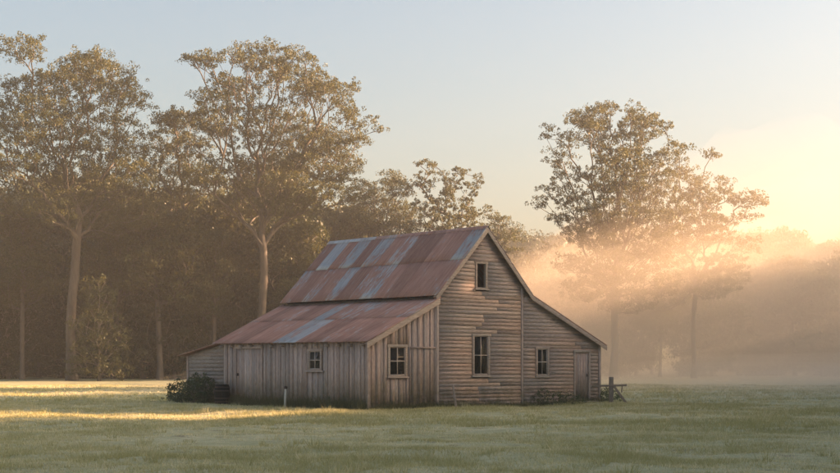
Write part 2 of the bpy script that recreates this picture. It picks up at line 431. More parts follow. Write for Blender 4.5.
CEN = [(241,49,9,4),(267,49,12,5),(291,56,7,4),(210,67,17,5),(197,90,10,5),(244,66,10,6),(313,76,15,7),(344,81,13,7),(375,123,9,6),(227,84,13,7),(261,82,15,10),(284,72,13,8),(298,90,17,10),(330,97,20,11),(347,112,11,7),(236,107,19,11),(261,112,17,12),(284,107,15,10),(307,122,20,11),(352,143,17,7),(330,147,15,7),(347,160,14,6),(198,120,11,5),(187,138,11,7),(216,130,12,7),(241,135,19,11),(264,138,15,11),(293,145,18,10),(256,158,22,9),(226,160,20,9),(300,166,24,9),(334,176,22,8),(210,182,22,9),(250,186,22,8),(290,188,24,8),(356,190,14,7),(262,125,30,20),(300,130,34,22),(225,120,24,18),(325,150,30,18),(265,165,40,16),(240,200,34,10),(290,205,34,10),(320,196,26,9),(254,60,20,8),(226,76,20,8),(300,74,24,9),(320,90,22,9),(272,64,16,8),(350,118,14,8),(205,105,14,9)]
t = px_tree('gum_tree', 262, 122, [(262,382),(261,330),(264,280),(262,235),(261,208)], .80, CEN, rng, mind=1.0, rc=(.62,.95), r_base=.36, per_puff=32, size=.135, fill=.9, bf=.7)
tag(t, 'tall spreading gum tree with pale trunk rising behind the barn roof', 'tree')
R1 = [(577,112,9,5),(602,109,12,5),(596,122,13,8),(631,111,9,5),(647,117,15,6),(663,125,5,3),(549,134,9,5),(567,144,11,6),(587,134,11,7),(599,144,12,8),(634,134,15,10),(653,131,11,7),(625,150,12,7),(672,147,7,4),(640,157,12,7),(663,160,11,6),(621,172,19,11),(599,166,9,7),(561,176,7,5),(577,179,11,6),(647,169,12,8),(542,201,8,5),(564,201,13,8),(587,198,9,7),(564,214,10,5),(593,207,11,5),(631,195,17,11),(655,190,14,10),(640,217,16,8),(615,223,20,8),(590,240,24,9),(630,248,28,10),(575,262,20,9),(650,262,22,9),(610,275,24,9),(612,180,30,22),(640,180,28,26),(620,140,24,20),(610,215,34,14),(650,225,30,14),(580,225,18,10),(600,262,30,12),(640,285,34,12),(585,290,26,10),(620,300,30,12),(655,240,26,12),(668,208,18,12),(660,185,14,10),(558,190,18,12),(562,155,14,9),(590,120,20,9),(640,120,18,9)]
t = px_tree('gum_tree', 614, 125, [(614,380),(615,330),(613,290),(616,256)], .72, R1, rng, mind=1.0, rc=(.6,.92), r_base=.34, per_puff=32, size=.135, fill=.9, bf=.7)
tag(t, 'tallest gum tree standing in the golden mist right of the barn', 'tree')
R2 = [(678,152,7,4),(707,157,5,3),(704,172,10,6),(723,182,4,5),(675,172,14,8),(684,192,16,10),(702,196,18,10),(723,197,9,6),(742,201,11,5),(755,195,9,5),(766,201,4,2),(742,217,9,4),(697,215,20,9),(722,223,13,6),(672,218,14,9),(700,238,26,9),(736,246,14,7),(680,252,24,9),(716,264,22,9),(690,276,26,9),(690,200,26,16),(690,228,32,14),(700,285,34,12),(668,295,26,12),(730,275,22,10),(672,235,22,10)]
t = px_tree('gum_tree', 694, 131, [(694,380),(693,330),(696,290),(693,262)], .7, R2, rng, mind=1.05, rc=(.6,.92), r_base=.24, size=.145, fill=.9)
tag(t, 'wide gum reaching a long limb to the right beside the misty tallest gum', 'tree')
M1 = [(391,176,9,6),(368,190,14,7),(398,190,14,8),(380,205,20,9),(355,205,14,8),(402,212,18,8),(370,224,22,8),(400,230,20,8),(350,228,18,8)]
t = px_tree('gum_tree', 384, 140, [(384,380),(385,320),(382,270),(384,225)], .6, M1, rng, mind=1.0, rc=(.75,1.1), r_base=.28, size=.145, fill=1.4)
tag(t, 'round-topped gum directly behind the rear half of the barn ridge', 'tree')
M2 = [(420,163,3,3),(432,162,5,3),(427,172,5,5),(417,182,8,5),(429,186,5,6),(444,176,3,5),(445,190,4,7),(457,172,3,4),(453,184,4,7),(450,196,5,8),(466,173,2,3),(463,182,3,5),(478,180,3,4),(473,189,3,5),(467,198,4,6),(430,206,18,8),(455,212,16,8),(470,212,12,6),(440,224,22,8),(470,228,16,7)]
t = px_tree('gum_tree', 447, 138, [(447,380),(448,320),(446,270),(448,235),(449,215)], .75, M2, rng, mind=.95, rc=(.45,.75), r_base=.32, size=.145, fill=1.3, bf=.1)
tag(t, 'ragged gum with upright finger-like shoots above the barn ridge', 'tree')
M3 = [(488,214,7,5),(498,222,12,6),(511,232,10,6),(490,234,14,7),(508,246,14,7),(485,250,14,7)]
t = px_tree('gum_tree', 496, 148, [(496,378),(497,320),(495,262)], .7, M3, rng, mind=1.2, rc=(.7,1.0), r_base=.28, size=.145)
tag(t, 'small gum just right of the barn gable peak', 'tree')

# generic trees to copy (each its own thing, shared mesh data)
def generic(kind, H, rad, rng):
    lean = rng.normal(0, .5, 2)
    tk = [(lean[0]*(q/8)**2, lean[1]*(q/8)**2, H*.8*q/8) for q in range(9)]
    E = []
    if kind == 'gum':
        for _ in range(26):
            a = rng.uniform(0, 6.28); u = rng.uniform(0, 1); z = H*(.42+.52*u); rr = rad*math.sqrt(max(.05, 1-((z/H-.62)/.42)**2))*math.sqrt(rng.uniform(0, 1))*.85
            E.append((rr*math.cos(a), rr*math.sin(a), z, rng.uniform(1.2, 2.2), rng.uniform(1.2, 2.2), rng.uniform(.7, 1.2)))
    elif kind == 'full':
        for _ in range(40):
            a = rng.uniform(0, 6.28); u = rng.uniform(0, 1); z = H*(.06+.88*u); rr = rad*math.sqrt(max(.08, 1-((z/H-.45)/.6)**2))*math.sqrt(rng.uniform(0, 1))*.85
            E.append((rr*math.cos(a), rr*math.sin(a), z, rng.uniform(1.4, 2.4), rng.uniform(1.4, 2.4), rng.uniform(1.0, 1.7)))
    return tk, E
GEN = {}
def gen(kind, H, rad, seed, **kw):
    r = np.random.default_rng(seed); tk, E = generic(kind, H, rad, r)
    return tk, E, r
def proto(kind, H, rad, seed, first_loc, label, group, rz=0, sc=1, **kw):
    tk, E, r = gen(kind, H, rad, seed)
    t = make_tree('gum_tree' if kind == 'gum' else 'bushy_tree', first_loc, tk, 3 if kind == 'gum' else 1, E, r, **kw)
    t.rotation_euler.z = rz; t.scale = (sc,)*3
    tag(t, label, 'tree', group); return t
def dup(t, loc, rz, sc, label, group):
    r = t.copy(); COL.objects.link(r); r.location = loc; r.rotation_euler = (0, 0, rz); r.scale = sc if hasattr(sc, '__len__') else (sc,)*3
    r['label'] = label; r['group'] = group
    for ch in t.children:
        c = ch.copy(); COL.objects.link(c); c.parent = r
    return r
PROTOS = []
SPEC = [('gum', 20, 5.0, 21), ('gum', 17, 4.6, 22), ('full', 13, 4.6, 23), ('full', 10, 4.0, 24), ('gum', 22, 4.2, 25)]
def forest(spots, label, group):
    for (kind, x, y, H, rz) in spots:
        H0 = SPEC[kind][1]; loc = (x, y, float(gz(x, y))-.1); sc = H/H0
        if PROTOS[kind] is None:
            k, h, rad, seed = SPEC[kind]
            kw = dict(mind=1.35, rc=(.8, 1.25), size=.30, per_puff=11, r_base=.28 if k == 'gum' else .2, fill=.75)
            if k == 'full': kw.update(mind=1.35, rc=(.9, 1.4), leafmat=M_LEAFF, bark=M_BARKD)
            PROTOS[kind] = proto(k, h, rad, seed, loc, label, group, rz, sc, **kw)
        else: dup(PROTOS[kind], loc, rz, sc, label, group)
PROTOS[:] = [None]*len(SPEC)
r = random.Random(4)
def X(px, Y): return (px-CX)*Y/F
left = []
for px in range(-60, 350, 21):                                   # front row of the forest left of and behind the barn
    Y = 127+r.uniform(-4, 10); top = 250+r.uniform(-30, 25); H = (HZ-top)*Y/F+CH
    left.append((r.choice([2, 2, 1, 3, 4]), X(px+r.uniform(-8, 8), Y), Y, H, r.uniform(0, 6)))
for px in range(-70, 370, 24):
    Y = 142+r.uniform(-6, 8); top = 195+r.uniform(-25, 25); H = (HZ-top)*Y/F+CH
    left.append((r.choice([0, 1, 4]), X(px+r.uniform(-8, 8), Y), Y, H, r.uniform(0, 6)))
for px in range(-70, 370, 30):
    Y = 160+r.uniform(-6, 10); top = 190+r.uniform(-20, 30); H = (HZ-top)*Y/F+CH
    left.append((r.choice([2, 0, 1]), X(px+r.uniform(-8, 8), Y), Y, H, r.uniform(0, 6)))
for px in range(-70, 380, 22):
    Y = 149+r.uniform(-5, 5); left.append((3, X(px+r.uniform(-8, 8), Y), Y, r.uniform(7, 11), r.uniform(0, 6)))
for (px, Y, top) in [(118, 124, 215), (160, 122, 205), (214, 123, 222), (306, 125, 215), (22, 121, 205), (140, 133, 190), (232, 131, 200)]:
    left.append((r.choice([4, 1]), X(px, Y), Y, (HZ-top)*Y/F+CH, r.uniform(0, 6)))
forest(left, 'hazy gum in the dark forest edge left of the barn', 'trees of the dark forest left of the barn')
midr = []
for px in range(350, 560, 22):
    Y = 158+r.uniform(-6, 14); top = 262+r.uniform(-14, 12); H = (HZ-top)*Y/F+CH
    midr.append((r.choice([2, 3, 1]), X(px, Y), Y, H, r.uniform(0, 6)))
for px in range(520, 900, 26):
    Y = 165+r.uniform(-8, 18); top = 268+r.uniform(-16, 14); H = (HZ-top)*Y/F+CH
    midr.append((r.choice([2, 3, 1, 0]), X(px+r.uniform(-9, 9), Y), Y, H, r.uniform(0, 6)))
for (px, Y, top) in [(560, 150, 292), (578, 142, 282), (601, 146, 276), (636, 150, 280), (660, 141, 284), (684, 148, 272), (712, 144, 280), (738, 152, 276), (768, 156, 270), (795, 150, 256), (822, 146, 280), (845, 154, 262), (870, 150, 270)]:
    midr.append((r.choice([2, 2, 1]) if px != 795 else 1, X(px, Y), Y, (HZ-top)*Y/F+CH, r.uniform(0, 6)))
forest(midr, 'golden misty tree in the row behind and right of the barn', 'misty trees behind the barn')
far = []
for px in range(500, 930, 15):
    Y = 290+r.uniform(-25, 45); top = 238+r.uniform(-7, 8); x = X(px, Y); H = min(30, max(12, (HZ-top)*Y/F+CH-float(gz(x, Y))))
    far.append((r.choice([0, 1, 2]), x, Y, H, r.uniform(0, 6)))
forest(far, 'faint gum on the distant misty rise', 'distant trees on the misty rise')
# trees beyond the right edge of the picture; their shade falls over the yard
belt = []
BELT = [(34, y, 20) for y in (-2, 5, 12, 19, 26, 33, 38.5, 42.5)]+[(41, y, 21) for y in (2, 9, 16, 23, 30, 37, 41, 45)]
BELT += [(34, 62.4, 17), (35, 67, 17), (39, 64.2, 18), (40, 69, 18), (44, 66.5, 19), (45, 73, 18), (46, 78, 16), (41, 76, 16), (50, 82, 16), (44, 84, 15)]
BELT += [(34, 49.0, 10.8), (34, 51.6, 9.6), (48, 94, 20), (52, 100, 19), (34, 53.5, 9.4), (34, 56.4, 8.8), (39, 55.5, 10.4), (39, 58.2, 9.8)]
BELT += [(50, 92, 9), (50, 98, 13), (54, 106, 15), (58, 116, 17), (62, 126, 18), (67, 138, 19), (72, 150, 19), (56, 100, 13), (62, 112, 16), (68, 124, 18), (74, 138, 19)]
for (x, y, H) in BELT: belt.append((2 if H > 10.5 else 3, x, y-.146*x, H, r.uniform(0, 6)))
forest(belt, 'bushy paddock tree beyond the right of the yard', 'paddock trees right of the yard')

# ------------------------------------------------------------------ barn
BA = math.atan2(1260, 1598)+.0
BA = math.atan2(1419, 1598)
B0 = ((368-CX)/F*48.3, 48.3)
barn = empty('barn', (B0[0], B0[1], 0), BA)
tag(barn, 'weathered timber barn with rusty patchwork iron roof and lean-tos', 'barn')
XM0, XM1, XR = 3.17, 7.83, 11.85; XP = 5.5; LN = 9.0; LA = 11.3
ZE, ZP = 4.12, 6.50
def ztop(x):
    """roof underside above the front wall at local x"""
    if x < XM0: return 2.36+(3.86-2.36)*x/XM0
    if x < XP: return ZE+(ZP-ZE)*(x-XM0)/(XP-XM0)
    if x < XM1: return ZP+(ZE-ZP)*(x-XP)/(XM1-XP)
    return ZE-.02+(2.32-ZE)*(x-XM1)/(XR-XM1)
rb = random.Random(9)
def tn(spread=.28): return max(.45, rb.gauss(1.0, spread))
def weatherboards(x0, x1, prof, z0, holes, plane, name, mat, h=.138):
    """horizontal boards on a wall; plane(x, out, z) -> local point; prof(z)->(xl,xr) limits"""
    mb = MB(); z = z0; row = 0
    while True:
        hh = h*rb.uniform(.92, 1.08); z1 = z+hh
        a0 = prof(z); a1 = prof(z1)
        if a0 is None: break
        if a1 is None or a1[1]-a1[0] < .02: a1 = ((a0[0]+a0[1])/2-.01, (a0[0]+a0[1])/2+.01)
        L0, R0 = a0; L1, R1 = a1
        spans = [(L0, R0)]
        for (hx0, hx1, hz0, hz1) in holes:
            if z1 > hz0+.03 and z < hz1-.03:
                ns = []
                for s0, s1 in spans:
                    if s1 <= hx0 or s0 >= hx1: ns.append((s0, s1)); continue
                    if hx0-s0 > .02: ns.append((s0, hx0))
                    if s1-hx1 > .02: ns.append((hx1, s1))
                spans = ns
        for s0, s1 in spans:
            cuts = [s0]; 
            while s1-cuts[-1] > 4.2: 
                c = cuts[-1]+rb.uniform(1.8, 4.0)
                if s1-c < .8: break
                cuts.append(c)
            cuts.append(s1)
            for p, q in zip(cuts[:-1], cuts[1:]):
                g = .003; d0 = rb.uniform(.030, .040); sag0 = rb.uniform(-.010, .006); sag1 = rb.uniform(-.010, .006)
                if rb.random() < .05: sag1 -= .03
                pt = p if p == s0 else p+g; qt = q if q == s1 else q-g
                pl1 = max(pt, L1) if p == L0 else pt; qr1 = min(qt, R1) if q == R0 else qt
                if p == L0: pl1 = L1
                if q == R0: qr1 = R1
                t = tn(.055); t2 = rb.random()
                if rb.random() < .03: t *= .75
                mb.hexa([plane(pt, d0, z-.012+sag0), plane(qt, d0, z-.012+sag1), plane(qt, d0-.026, z-.012+sag1), plane(pt, d0-.026, z-.012+sag0),
                         plane(pl1, .012, z1+.012), plane(qr1, .012, z1+.012), plane(qr1, -.006, z1+.012), plane(pl1, -.006, z1+.012)], t, t2)
        z = z1; row += 1
        if row > 70: break
    return mb.build(name, mat, barn)
def vboards(x0, x1, top, z0, holes, plane, name, mat):
    mb = MB(); x = x0; i = 0
    while x < x1-.02:
        w = min(rb.choice([.11, .14, .16, .18]), x1-x); xe = x+w
        under = (i % 2 == 0)
        d = .012 if under else .030; ov = .016 if under else .008
        if rb.random() < .12: d += .008
        segs = [(z0+rb.uniform(-.03, .05), None)]
        hs = [(hz0, hz1) for (hx0, hx1, hz0, hz1) in holes if xe > hx0+.01 and x < hx1-.01]
        a = z0+rb.uniform(-.04, .05); tx0 = top(max(x-ov, x0)); tx1 = top(min(xe+ov, x1)); t = tn(.12); t2 = rb.random()
        if not hs: pieces = [(a, None)]
        else: pieces = [(a, hs[0][0]), (hs[0][1], None)]
        for (za, zb) in pieces:
            zt0 = tx0 if zb is None else zb; zt1 = tx1 if zb is None else zb
            if min(zt0, zt1)-za < .03: continue
            xa, xb = max(x-ov, x0), min(xe+ov, x1); lean = rb.uniform(-.004, .004)
            mb.hexa([plane(xa, d, za), plane(xb, d, za), plane(xb, d-.020, za), plane(xa, d-.020, za),
                     plane(xa+lean, d, zt0), plane(xb+lean, d, zt1), plane(xb+lean, d-.020, zt1), plane(xa+lean, d-.020, zt0)], t, t2)
        x = xe; i += 1
    return mb.build(name, mat, barn)
FR = lambda x, o, z: (x, -o, z)              # front walls, outward -y
LF = lambda y, o, z: (-o, y, z)              # left walls, outward -x
RT = lambda y, o, z: (XR+o, y, z)
BK = lambda x, o, z: (x, LA+o, z)
W_LOFT = (5.05, 5.62, 4.30, 5.22); W_MAIN = (4.90, 5.74, 1.12, 2.58); W_RT = (8.22, 8.90, 1.08, 2.12)
W_LL = (.88, 1.72, 1.12, 2.16); D_RT = (10.42, 11.20, .10, 2.0)
XS = 7.46                                     # joint between main front and right lean-to front
def prof_main(z):
    if z > ZP-.12: return None
    l = XM0 if z < ZE else XM0+(z-ZE)*(XP-XM0)/(ZP-ZE)
    rr = XS if z < ZE-.12 else min(XM1-.05, XM1-(z-ZE)*(XM1-XP)/(ZP-ZE))
    return (l, rr)
weatherboards(XM0, XS, prof_main, .06, [W_LOFT, W_MAIN], FR, 'gable_wall', M_WX)
def prof_rt(z):
    if z > ZE-.05: return None
    rr = XR if z < 2.3 else XM1+(ZE-.02-z)*(XR-XM1)/(ZE-2.32)
    return (XS, max(rr, XS+.05))
weatherboards(XS, XR, prof_rt, .04, [W_RT, D_RT], FR, 'lean_to_front_wall', M_WX, .142)
DOORL = (1.86, 2.98, .12, 2.27)
vboards(0.0, XM0, lambda x: ztop(min(x, XM0-.01))-.02, .04, [W_LL], FR, 'lean_to_front_wall', M_WZ)
W_SIDE = (2.55, 3.33, 1.32, 2.02)
D_SIDE = (6.2, 7.85, .08, 2.12)
vboards(0.0, 8.62, lambda y: 2.33, .05, [W_SIDE, D_SIDE], LF, 'side_wall', M_WZ)
def prof_an(z):
    if z > 2.30: return None
    rr = LA if z < 1.9 else LA-(z-1.9)/(2.33-1.9)*(LA-8.62)
    return (8.62, max(rr, 8.65))
weatherboards(8.62, LA, prof_an, .05, [], LF, 'annex_side_wall', M_WY, .15)
weatherboards(0, LA, lambda z: (0, LA if z < 1.9 else max(.1, LA-(z-1.9)/.42*2.3)) if z < 2.25 else None, .05, [], RT, 'side_wall', M_WY, .15)
weatherboards(0, XR, lambda z: (0, XR) if z < 1.85 else None, .05, [], BK, 'rear_wall', M_WX, .16)
# upper rear gable + dark inner lining
mb = MB()
mb.hexa([(XM0, LN-.03, 2.0), (XM1, LN-.03, 2.0), (XM1, LN, 2.0), (XM0, LN, 2.0), (XM0, LN-.03, ZE), (XM1, LN-.03, ZE), (XM1, LN, ZE), (XM0, LN, ZE)], .9)
mb.hexa([(XM0, LN-.03, ZE), (XM1, LN-.03, ZE), (XM1, LN, ZE), (XM0, LN, ZE), (XP-.01, LN-.03, ZP), (XP+.01, LN-.03, ZP), (XP+.01, LN, ZP), (XP-.01, LN, ZP)], .9)
mb.hexa([(0, LN-.03, 2.0), (XM0, LN-.03, 2.0), (XM0, LN, 2.0), (0, LN, 2.0), (0, LN-.03, 2.3), (XM0, LN-.03, 3.8), (XM0, LN, 3.8), (0, LN, 2.3)], .9)
mb.hexa([(XM1, LN-.03, 2.0), (XR, LN-.03, 2.0), (XR, LN, 2.0), (XM1, LN, 2.0), (XM1, LN-.03, 4.0), (XR, LN-.03, 2.3), (XR, LN, 2.3), (XM1, LN, 4.0)], .9)
mb.build('rear_gable', M_WX, barn)
# corner boards, seams
def strip(name, pieces, mat, bevel=.006):
    mb = MB()
    for p in pieces: mb.box(*p, tone=tn(.1), t2=rb.random())
    return mb.build(name, mat, barn, bevel=bevel)
strip('corner_board', [(-.052, .07, -.056, .02, .02, 2.30)], M_WZ)
strip('corner_board', [(XM0-.06, XM0+.05, -.052, .02, .02, 3.82)], M_WZ)
strip('corner_board', [(XS-.045, XS+.045, -.050, .02, .02, 4.40)], M_WZ)
strip('corner_board', [(XR-.07, XR+.050, -.054, .02, .02, 2.28)], M_WZ)
strip('corner_board', [(-.050, .012, 8.58, 8.68, .02, 2.30)], M_WZ)
strip('corner_board', [(-.052, .02, LA-.07, LA+.03, .02, 1.86)], M_WZ)
# cross batten of the boarded-up doorway on the left lean-to front
mb = MB(); mb.box(1.86, 3.08, -.062, -.040, 2.10, 2.16, .7); mb.build('batten', M_WX, barn)
mb = MB(); mb.box(1.84, 1.885, -.050, -.034, .1, 2.10, .6); mb.build('batten', M_WZ, barn)
# dark foundation bearers
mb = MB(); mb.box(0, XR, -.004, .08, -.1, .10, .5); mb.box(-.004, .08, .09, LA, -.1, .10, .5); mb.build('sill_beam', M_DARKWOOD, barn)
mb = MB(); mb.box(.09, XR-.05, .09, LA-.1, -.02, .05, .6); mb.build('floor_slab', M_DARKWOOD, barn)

# --- windows: frame, sill, muntins, pane
def window(x0, x1, z0, z1, plane, cols=2, rows=2, glass=True, curtain=None, fw=.075, mat=M_TRIM, sillw=.07):
    root_name = 'window'
    mb = MB()
    def bx(xa, xb, o0, o1, za, zb, t=1.0):
        mb.hexa([plane(xa, o1, za), plane(xb, o1, za), plane(xb, o0, za), plane(xa, o0, za), plane(xa, o1, zb), plane(xb, o1, zb), plane(xb, o0, zb), plane(xa, o0, zb)], t, rb.random())
    o0, o1 = -.06, .052
    bx(x0-.02, x0+fw, o0, o1, z0, z1, .95); bx(x1-fw, x1+.02, o0, o1, z0, z1, .9); bx(x0-.05, x1+.05, o0, o1+.006, z1-.01, z1+fw, 1.0); bx(x0+fw, x1-fw, o0, o1-.01, z0, z0+.05, .9)
    fr = mb.build('window', mat, barn, bevel=.004)
    mb = MB(); bx(x0-sillw, x1+sillw, -.03, .10, z0-.05, z0, 1.05); mb.build('sill', mat, fr, bevel=.005)
    if glass:
        xa, xb, za, zb = x0+fw, x1-fw, z0+.05, z1-.01
        mb = MB()
        for i in range(1, cols):
            c = xa+(xb-xa)*i/cols; bx(c-.013, c+.013, .004, .028, za, zb, 1.25)
        for j in range(1, rows):
            c = za+(zb-za)*j/rows; bx(xa, xb, .002, .031, c-.018, c+.018, 1.25)
        bx(xa, xa+.025, .0, .026, za, zb, 1.2); bx(xb-.025, xb, .0, .026, za, zb, 1.2); bx(xa+.025, xb-.025, .0, .026, za, za+.03, 1.2); bx(xa+.025, xb-.025, .0, .026, zb-.03, zb, 1.2)
        mb.build('sash', mat, fr)
        mb = MB(); bx(xa+.01, xb-.01, .006, .010, za+.01, zb-.01); mb.build('pane', M_GLASS, fr)
    if curtain:
        for (ca, cb) in curtain:
            n = 18; V = []; Q = []
            for i in range(n+1):
                u = i/n; x = ca+(cb-ca)*u; o = -.035+.014*math.sin(u*19)
                V += [plane(x, o, z0+.02), plane(x, o, z1)]
            for i in range(n): Q.append((2*i, 2*i+2, 2*i+3, 2*i+1))
            me = np_mesh('curtain', V, Q, smooth=True); link('curtain', me, M_CURT, fr)
    return fr
M_CURT = flat_mat('faded_cloth', (.62, .52, .36), .9, 0, .2, 4)
def wlab(o, s): o['label'] = s
wlab(window(*W_LOFT, FR, glass=False), 'open unglazed loft window high in the gable')
wlab(window(*W_MAIN, FR, curtain=[(4.98, 5.20), (5.38, 5.66)]), 'tall curtained sash window in the main gable wall')
wlab(window(*W_RT, FR, curtain=[(8.29, 8.48), (8.58, 8.82)]), 'small curtained window beside the right-hand door')
wlab(window(*W_LL, FR), 'four-pane window in the left lean-to front')
wlab(window(*W_SIDE, LF, curtain=[(2.7, 2.86), (2.98, 3.2)], sillw=.16, mat=M_WY), 'small four-pane window in the long side wall')
# --- doors
def plank_door(x0, x1, z0, z1, plane, mat, hdr=True, out=.0):
    mb = MB(); n = max(3, round((x1-x0)/.17)); w = (x1-x0)/n
    def bx(m, xa, xb, o0, o1, za, zb, t=1.0): m.hexa([plane(xa, o1, za), plane(xb, o1, za), plane(xb, o0, za), plane(xa, o0, za), plane(xa, o1, zb), plane(xb, o1, zb), plane(xb, o0, zb), plane(xa, o0, zb)], t, rb.random())
    for i in range(n):
        d = out+rb.uniform(-.003, .004); bx(mb, x0+i*w+.003, x0+(i+1)*w-.003, d-.03, d, z0+rb.uniform(0, .02), z1-.005, tn(.12))
    bx(mb, x0, x1, out-.05, out-.031, z0, z1, .5)
    d = mb.build('door', mat, barn)
    m2 = MB(); bx(m2, x0-.08, x0-.002, -.05, out+.05, z0-.05, z1); bx(m2, x1+.002, x1+.08, -.05, out+.05, z0-.05, z1); bx(m2, x0-.10, x1+.10, -.05, out+.055, z1, z1+.085)
    m2.build('door_frame', (M_TRIM if out == 0 else M_WZ), d, bevel=.004)
    m3 = MB(); bx(m3, x1-.12, x1-.07, out, out+.05, (z0+z1)/2, (z0+z1)/2+.10, .3); m3.build('handle', M_IRON, d)
    return d
M_IRON = flat_mat('rusty_iron', (.07, .045, .035), .6, .4)
d = plank_door(*D_RT, FR, M_WZ); wlab(d, 'narrow plank door at the right end of the front')
d = plank_door(*D_SIDE, LF, M_WZ, out=.012); wlab(d, 'wide plank door in the long side wall')
mb = MB(); mb.box(10.3, 11.35, -.42, -.06, .0, .10, .8); mb.build('doorstep', M_WX, barn, bevel=.01)

# --- roofs: corrugated sheets
def roof_slope(name, e0, e1, r0, r1, rows, tones, wave=.0762*1.25, amp=.017, sheet=.70):
    """e0,e1 eave ends (front, rear), r0,r1 upper ends. rows: list of (u0,u1) fractions eave->top; tones[row][sheet]=(rust,bright)"""
    e0, e1, r0, r1 = map(np.array, (e0, e1, r0, r1)); L = np.linalg.norm(e1-e0); n = int(round(L/sheet)); w = L/n
    nrm = np.cross(e1-e0, r0-e0); nrm = nrm/np.linalg.norm(nrm); nrm = nrm if nrm[2] > 0 else -nrm
    Vs, Fs, Cs = [], [], []; off = 0
    for ri, (u0, u1) in enumerate(rows):
        for i in range(n):
            rust, br = tones[ri][i % len(tones[ri])]
            rust += rb.uniform(-.06, .06); br *= rb.uniform(.92, 1.08)
            m = 56; k = 4; a = np.linspace((i*w-.03)/L, ((i+1)*w+.03)/L, m+1); a = np.clip(a, 0, 1)
            uu0 = u0-(.012 if ri else 0)-rb.uniform(0, .008); uu1 = min(u1+.0, 1)
            us = np.linspace(uu0, uu1, k+1); lift = .003*ri+.004*(i % 2)+.003
            A, U = np.meshgrid(a, us)
            P = e0+(e1-e0)*A[..., None]*(1-U[..., None])+(r1-e0)*A[..., None]*U[..., None]+(r0-e0)*(1-A[..., None])*U[..., None]
            ph = A*L/wave*2*np.pi
            warp = rb.uniform(0, .012)*np.sin(A*40+i)*(U-u0)
            P = P+nrm*(amp*np.sin(ph)+lift+warp+.006*(1-(U-uu0)/(uu1-uu0+1e-6))*(1 if ri else .2))[..., None]
            Vs.append(P.reshape(-1, 3)); ii = (np.arange(k)[:, None]*(m+1)+np.arange(m)[None, :]).ravel()
            Fs.append(np.stack([ii, ii+1, ii+m+2, ii+m+1], 1)+off); off += P.shape[0]*P.shape[1]
            c = np.zeros((P.shape[0]*P.shape[1], 3)); c[:, 0] = rust; c[:, 1] = br; c[:, 2] = i/n; Cs.append(c)
    o = link(name, np_mesh(name, np.concatenate(Vs), np.concatenate(Fs), np.concatenate(Cs), smooth=True), M_ROOF, barn)
    so = o.modifiers.new('thick', 'SOLIDIFY'); so.thickness = .006; so.offset = -1
    return o
OV = .22
R_, G_, Z_, M_ = (.95, .95), (.50, .95), (-.1, 1.0), (.72, 1.0)
D_ = (1.0, .72)
# sheets are listed from the front gable backwards
up = [(.28, .95), R_, M_, D_, D_, (.55, 1), R_, (.45, .95), D_, (.40, .9), R_, Z_, D_]
lo = [M_, (.9, .95), R_, D_, R_, (.45, .9), (.6, 1), D_, (.5, .95), R_, (.6, 1), D_, (.55, .9), R_]
up2 = [M_, R_, (.8, .95), R_, (.75, 1), M_, R_, (.38, .95), R_, D_, M_, R_, D_]
lo2 = [R_, D_, R_, M_, D_, R_, (.02, .95), (.35, .9), R_, M_, R_, D_, R_]
sl = (ZP-ZE)/(XP-XM0)
roof_slope('roof', (XM0-.20, -OV, ZE-.20*sl+.07), (XM0-.20, LN+.2, ZE-.20*sl+.07), (XP, -OV, ZP+.07), (XP, LN+.2, ZP+.07), [(0, .53), (.53, 1)], [lo, up])
roof_slope('roof', (XM1+.04, -OV, ZE-.04*sl+.07), (XM1+.04, LN+.2, ZE-.04*sl+.07), (XP, -OV, ZP+.07), (XP, LN+.2, ZP+.07), [(0, .53), (.53, 1)], [up, lo])
s2 = (3.86-2.36)/XM0
ll = roof_slope('lean_to_roof', (-.20, -OV, 2.36-.20*s2+.06), (-.20, LN+.25, 2.36-.20*s2+.06), (XM0+.02, -OV, 3.86+.06), (XM0+.02, LN+.25, 3.86+.06), [(0, .55), (.55, 1)], [lo2, up2])
s3 = (ZE-2.32)/(XR-XM1)
roof_slope('lean_to_roof', (XR+.24, -OV, 2.32-.24*s3+.06), (XR+.24, LN+.25, 2.32-.24*s3+.06), (XM1-.02, -OV, ZE+.035), (XM1-.02, LN+.25, ZE+.035), [(0, .5), (.5, 1)], [lo2, up2])
roof_slope('annex_roof', (-.28, LA+.35, 1.86), (XR+.25, LA+.35, 1.86), (-.28, LN+.0, 2.30), (XR+.25, LN+.0, 2.30), [(0, 1)], [lo2])
# ridge cap
def ridge(y0, y1, rust, br):
    V = []; Q = []; w = .17; z = ZP+.105
    k = sl/math.hypot(1, sl)*w; hx = w/math.hypot(1, sl)
    for y in (y0, y1): V += [(XP-hx, y, z-k), (XP, y, z+.01), (XP+hx, y, z-k)]
    Q = [(0, 1, 4, 3), (1, 2, 5, 4)]
    o = link('ridge_cap', np_mesh('ridge_cap', V, Q, [(rust, br, 0)]*6), M_ROOF, barn)
    so = o.modifiers.new('t', 'SOLIDIFY'); so.thickness = .008; so.offset = -1
ridge(-OV-.01, 2.6, .9, .9); ridge(2.62, 6.1, .75, .9); ridge(6.12, LN+.21, .0, 1.1)
